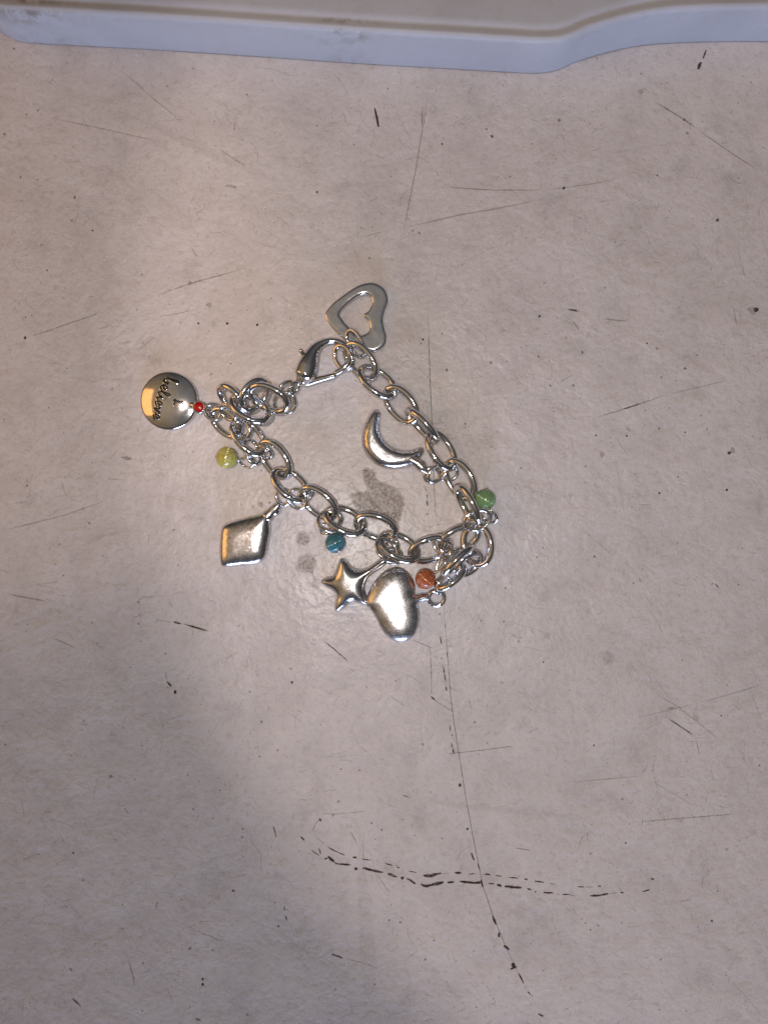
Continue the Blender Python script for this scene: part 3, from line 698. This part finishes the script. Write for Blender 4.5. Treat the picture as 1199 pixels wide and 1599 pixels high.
script = {'b': (.95, [[(0,.1),(.32,1.2),(.42,1.95),(.3,2.15),(.17,1.9),(.15,.4),(.3,.03),(.6,.0),(.8,.35),(.65,.75),(.95,.72)]]),
          'e': (.85, [[(0,.3),(.45,.45),(.62,.78),(.42,1.0),(.2,.72),(.2,.3),(.45,0),(.85,.28)]]),
          'l': (.68, [[(0,.2),(.4,1.15),(.48,1.7),(.35,1.82),(.23,1.5),(.22,.3),(.4,0),(.68,.22)]]),
          'i': (.62, [[(0,.2),(.24,.92),(.24,.3),(.4,0),(.62,.25)], [(.26,1.32),(.30,1.40)]]),
          'v': (.92, [[(0,.65),(.15,.95),(.28,.5),(.4,0),(.58,.5),(.72,.98),(.92,.8)]])}
adv = 0.0; tot = sum(script[c][0] for c in 'believe')
for c in 'believe':
    for st in script[c][1]:
        pts_ = []
        for u, v in st:
            t = (adv + u) / tot; bx = 500 - 232 * t - 30 * math.sin(math.pi * t); by = 150 + 710 * t
            pts_.append((bx + 0.95 * 112 * v, by + 0.24 * 112 * v))
        strokes.append(pts_)
    adv += script[c][0]
Vd, Fd, Ve, Fe = [], [], [], []
def on_disc(x, y, up):
    q = (215 + x / 10.9, 575 + y / 10.9); rr = math.hypot(q[0] - DC[0], q[1] - DC[1]); p = P(*q, 0.0015)
    return Md @ Vector((p.x, p.y, (disc_z(rr) + up) * MM)) + Vector((0, 0, LIFT))
for st in strokes:
    sm = catmull([(x, y, 0) for x, y in st], 4, False)
    wds = [1.55] * len(sm); wds[0] = wds[-1] = 1.0
    v, f = tube([on_disc(p.x, p.y, 0.02) for p in sm], [w * S for w in wds], 8, False, True, 0.22); b_ = len(Vd); Vd += v; Fd += [tuple(i + b_ for i in q) for q in f]
    v, f = tube([on_disc(p.x - 6, p.y + 9, 0.0) for p in sm], [1.7 * S] * len(sm), 8, False, True, 0.22); b_ = len(Ve); Ve += v; Fe += [tuple(i + b_ for i in q) for q in f]
mesh_obj('lettering', Vd, Fd, M_black, disc)['label'] = 'black script lettering reading I believe'
mesh_obj('engraved_edge', Ve, Fe, M_disc, disc)
# bezel with the red stone, stem and eye of the disc
wire('bail', [(299,632,1.75),(304,633.5,2.0),(311,636,2.1),(319,639,2.0),(325,641,1.9)], [4.0,4.5,7.0,5.0,4.0], M_thin, disc, seg=12)
Vb, Fb = tube([P(311 + 8.8*math.cos(t), 635.5 + 8.8*math.sin(t), 3.1*MM) for t in np.linspace(0, 2*math.pi, 33)[:-1]], 1.5 * S, 8, True)
mesh_obj('bezel', Vb, Fb, M_thin, disc)
Vb, Fb = ball(P(311, 635.5, 2.95*MM), 8.6 * S, 28, 14, (1, 1, .42)); mesh_obj('red_stone', Vb, Fb, M_red, disc)['label'] = 'round red stone in a silver bezel'
Vb, Fb = ball(P(311, 635.5, 2.2*MM), 9.6 * S, 24, 10, (1, 1, .62)); mesh_obj('stone_cup', Vb, Fb, M_thin, disc)
ring(333, 643, 31, 29, 20, 10, z=2.6, r=3.0, parent=disc, name='eye_ring')

# kite
kt = [(508,604),(520,660),(512,780),(498,870),(478,945),(440,985),(390,1002),(270,1014),(175,1024),(138,1012),(124,960),(122,880),(126,790),(136,735),(165,692),(250,660),(380,626),(480,602)]
VF = cushion(px_path(kt, (320,680), 4.996), None, 0.80 * MM, 1.75 * MM, 24.0)
V, F = place(VF, 0.1 * MM, (0.5, -2.6), (382, 845)); o = fix_normals(mesh_obj('kite_charm', V, F, M_cast, br)); add_uv_rest(o, 2e-5); o['label'] = 'kite-shaped scuffed silver charm with softly bevelled edges'
wire('neck', [(418,806,1.3),(424,800,1.5),(431,793,1.7),(436,787,2.0)], [10.0, 8.0, 7.5, 4.5], M_cast, o, seg=12)
Vb, Fb = ball(P(320 + 545/4.996, 680 + 585/4.996, 1.5*MM), 8.6 * S, 20, 12, (1.05, 1.05, .9)); mesh_obj('neck_bead', Vb, Fb, M_disc, o)
ring(320 + 610/4.996, 680 + 480/4.996, 31, 27, 60, 12, z=2.3, r=3.0, parent=o, name='eye_ring')

# star
st = [(262,672),(288,664),(312,684),(352,732),(405,750),(465,738),(520,705),(572,664),(606,644),(626,658),(618,690),(562,734),(512,768),(474,802),(454,842),(445,900),(468,985),(462,1004),(420,1000),(352,985),(300,1028),(245,1062),(224,1052),(226,990),(234,940),(205,902),(150,868),(118,842),(126,822),(170,808),(212,790),(238,735)]
VF = cushion(px_path(st, (480,740), 4.996), None, 0.85 * MM, 1.90 * MM, 21.0, grow=1.4)
V, F = place(VF, 0.1 * MM, (1.0, -6.0), (545, 912)); star = fix_normals(mesh_obj('star_charm', V, F, M_cast, br)); add_uv_rest(star, 2e-5); star['label'] = 'five-pointed scuffed silver star charm partly under a heart charm'
ring(613, 868, 34, 28, 10, -14, z=2.3, r=2.8, parent=star, name='eye_ring')

# solid heart
ht = [(834,938),(837,895),(815,820),(770,762),(705,732),(640,745),(580,782),(522,850),(482,920),(462,985),(462,1018),(492,1050),(532,1112),(572,1190),(622,1258),(690,1298),(762,1298),(822,1260),(860,1192),(872,1110),(862,1045),(856,1018),(880,1002),(930,985),(955,968),(945,938),(900,936),(860,945)]
VF = cushion(px_path(ht, (480,740), 4.996), None, 0.80 * MM, 2.10 * MM, 29.0, grow=0.8)
V, F = place(VF, 1.5 * MM, (-3.4, 1.2), (612, 943)); heart = fix_normals(mesh_obj('heart_charm', V, F, M_heart, br)); add_uv_rest(heart, 2e-5); heart['label'] = 'plump solid heart charm in scuffed bright silver'
ring(681.5, 934, 31, 30, 0, 8, z=2.0, r=3.5, parent=heart, name='eye_ring')

# moon
mn = [(195,392),(168,388),(140,412),(108,468),(84,540),(76,615),(92,690),(145,765),(220,812),(300,828),(380,820),(450,798),(498,760),(530,705),(524,674),(492,672),(440,690),(365,690),(292,664),(240,618),(208,550),(203,480),(210,420)]
VF = cushion(px_path(mn, (550,560), 4.796), None, 0.75 * MM, 1.90 * MM, 14.5, 1.4, grow=1.0)
V, F = place(VF, 0.1 * MM, (-1.5, 1.5), (600, 690)); moon = fix_normals(mesh_obj('moon_charm', V, F, M_cast, br)); add_uv_rest(moon, 2e-5); moon['label'] = 'plump crescent moon charm in scuffed silver'
wire('stem', [(642,718,1.5),(651,723,1.6),(660,731,1.6),(667,737,1.6)], [9.5, 8.0, 8.0, 4.5], M_cast, moon, seg=14)
Vb, Fb = ball(P(656.5, 727, 1.5*MM), 8.8 * S, 20, 12, (1.1, 1, .9)); mesh_obj('neck_bead', Vb, Fb, M_disc, moon)
ring(674.5, 742, 30, 29, 0, 10, z=1.5, r=3.2, parent=moon, name='eye_ring')

# beads
def bead(name, x, y, r, z, mat, band, pin, label, loop):
    """band: Euler (degrees) of the stone's fibre axis; pin: where the pin's ball end shows; loop: wire points on the other side"""
    V, F = ball((0, 0, 0), r * S, 36, 20); o = mesh_obj(name, V, F, mat, br); o.location = P(x, y, z * MM); o.rotation_euler = [R(a) for a in band]; o['label'] = label
    inv = (Matrix.Translation(o.location) @ o.rotation_euler.to_matrix().to_4x4()).inverted()
    Vp, Fp = ball(P(*pin), 3.3 * S, 14, 8); Vp = [Vector(v) for v in Vp]
    mesh_obj('pin_head', [inv @ v for v in Vp], Fp, M_thin, o)
    path = catmull([P(a, b_, c * MM) for a, b_, c in loop], 6, False); Vw, Fw = tube(path, 1.7 * S, 8); mesh_obj('pin_wire', [inv @ v for v in Vw], Fw, M_thin, o)
    return o
bead('yellow_bead', 354, 714.5, 16.5, 2.6, M_yellow, (84, 0, -13), (339, 713, 2.8*MM), 'glassy yellow bead with a pale silky streak', [(369,717,2.6),(376,717,2.8),(384,713,3.4),(392,714,3.2),(397,722,2.4),(391,730,1.6),(382,728,1.2),(374,721,1.8),(371,717,2.4)])
bead('blue_bead', 523.5, 848, 15.6, 2.5, M_blue, (62, 0, 115), (529.5, 859.5, 4.2*MM), 'glassy teal blue bead hanging from the lower run of links', [(515,836,2.6),(509,833,2.8),(503,834,2.4),(500,826,2.6),(505,818,3.0),(514,820,3.2),(516,830,2.8)])
bead('green_bead', 757.5, 780, 16.0, 2.6, M_green, (20, 30, 0), (760, 764.5, 2.8*MM), 'glassy leaf green bead beside the right run of links', [(760,793,3.4),(764,795,4.2),(768,803,4.2),(766,812,3.6),(757,812,3.0),(754,803,3.0),(758,795,3.2)])
bead('orange_bead', 664, 904, 15.6, 2.5, M_orange, (78, 0, 48), (655, 915, 2.0*MM), 'glassy rust orange bead above the solid heart charm', [(677,896,2.6),(684,891,3.0),(692,883,3.4),(697,875,3.4),(690,870,2.6),(684,878,2.4),(681,890,2.4)])
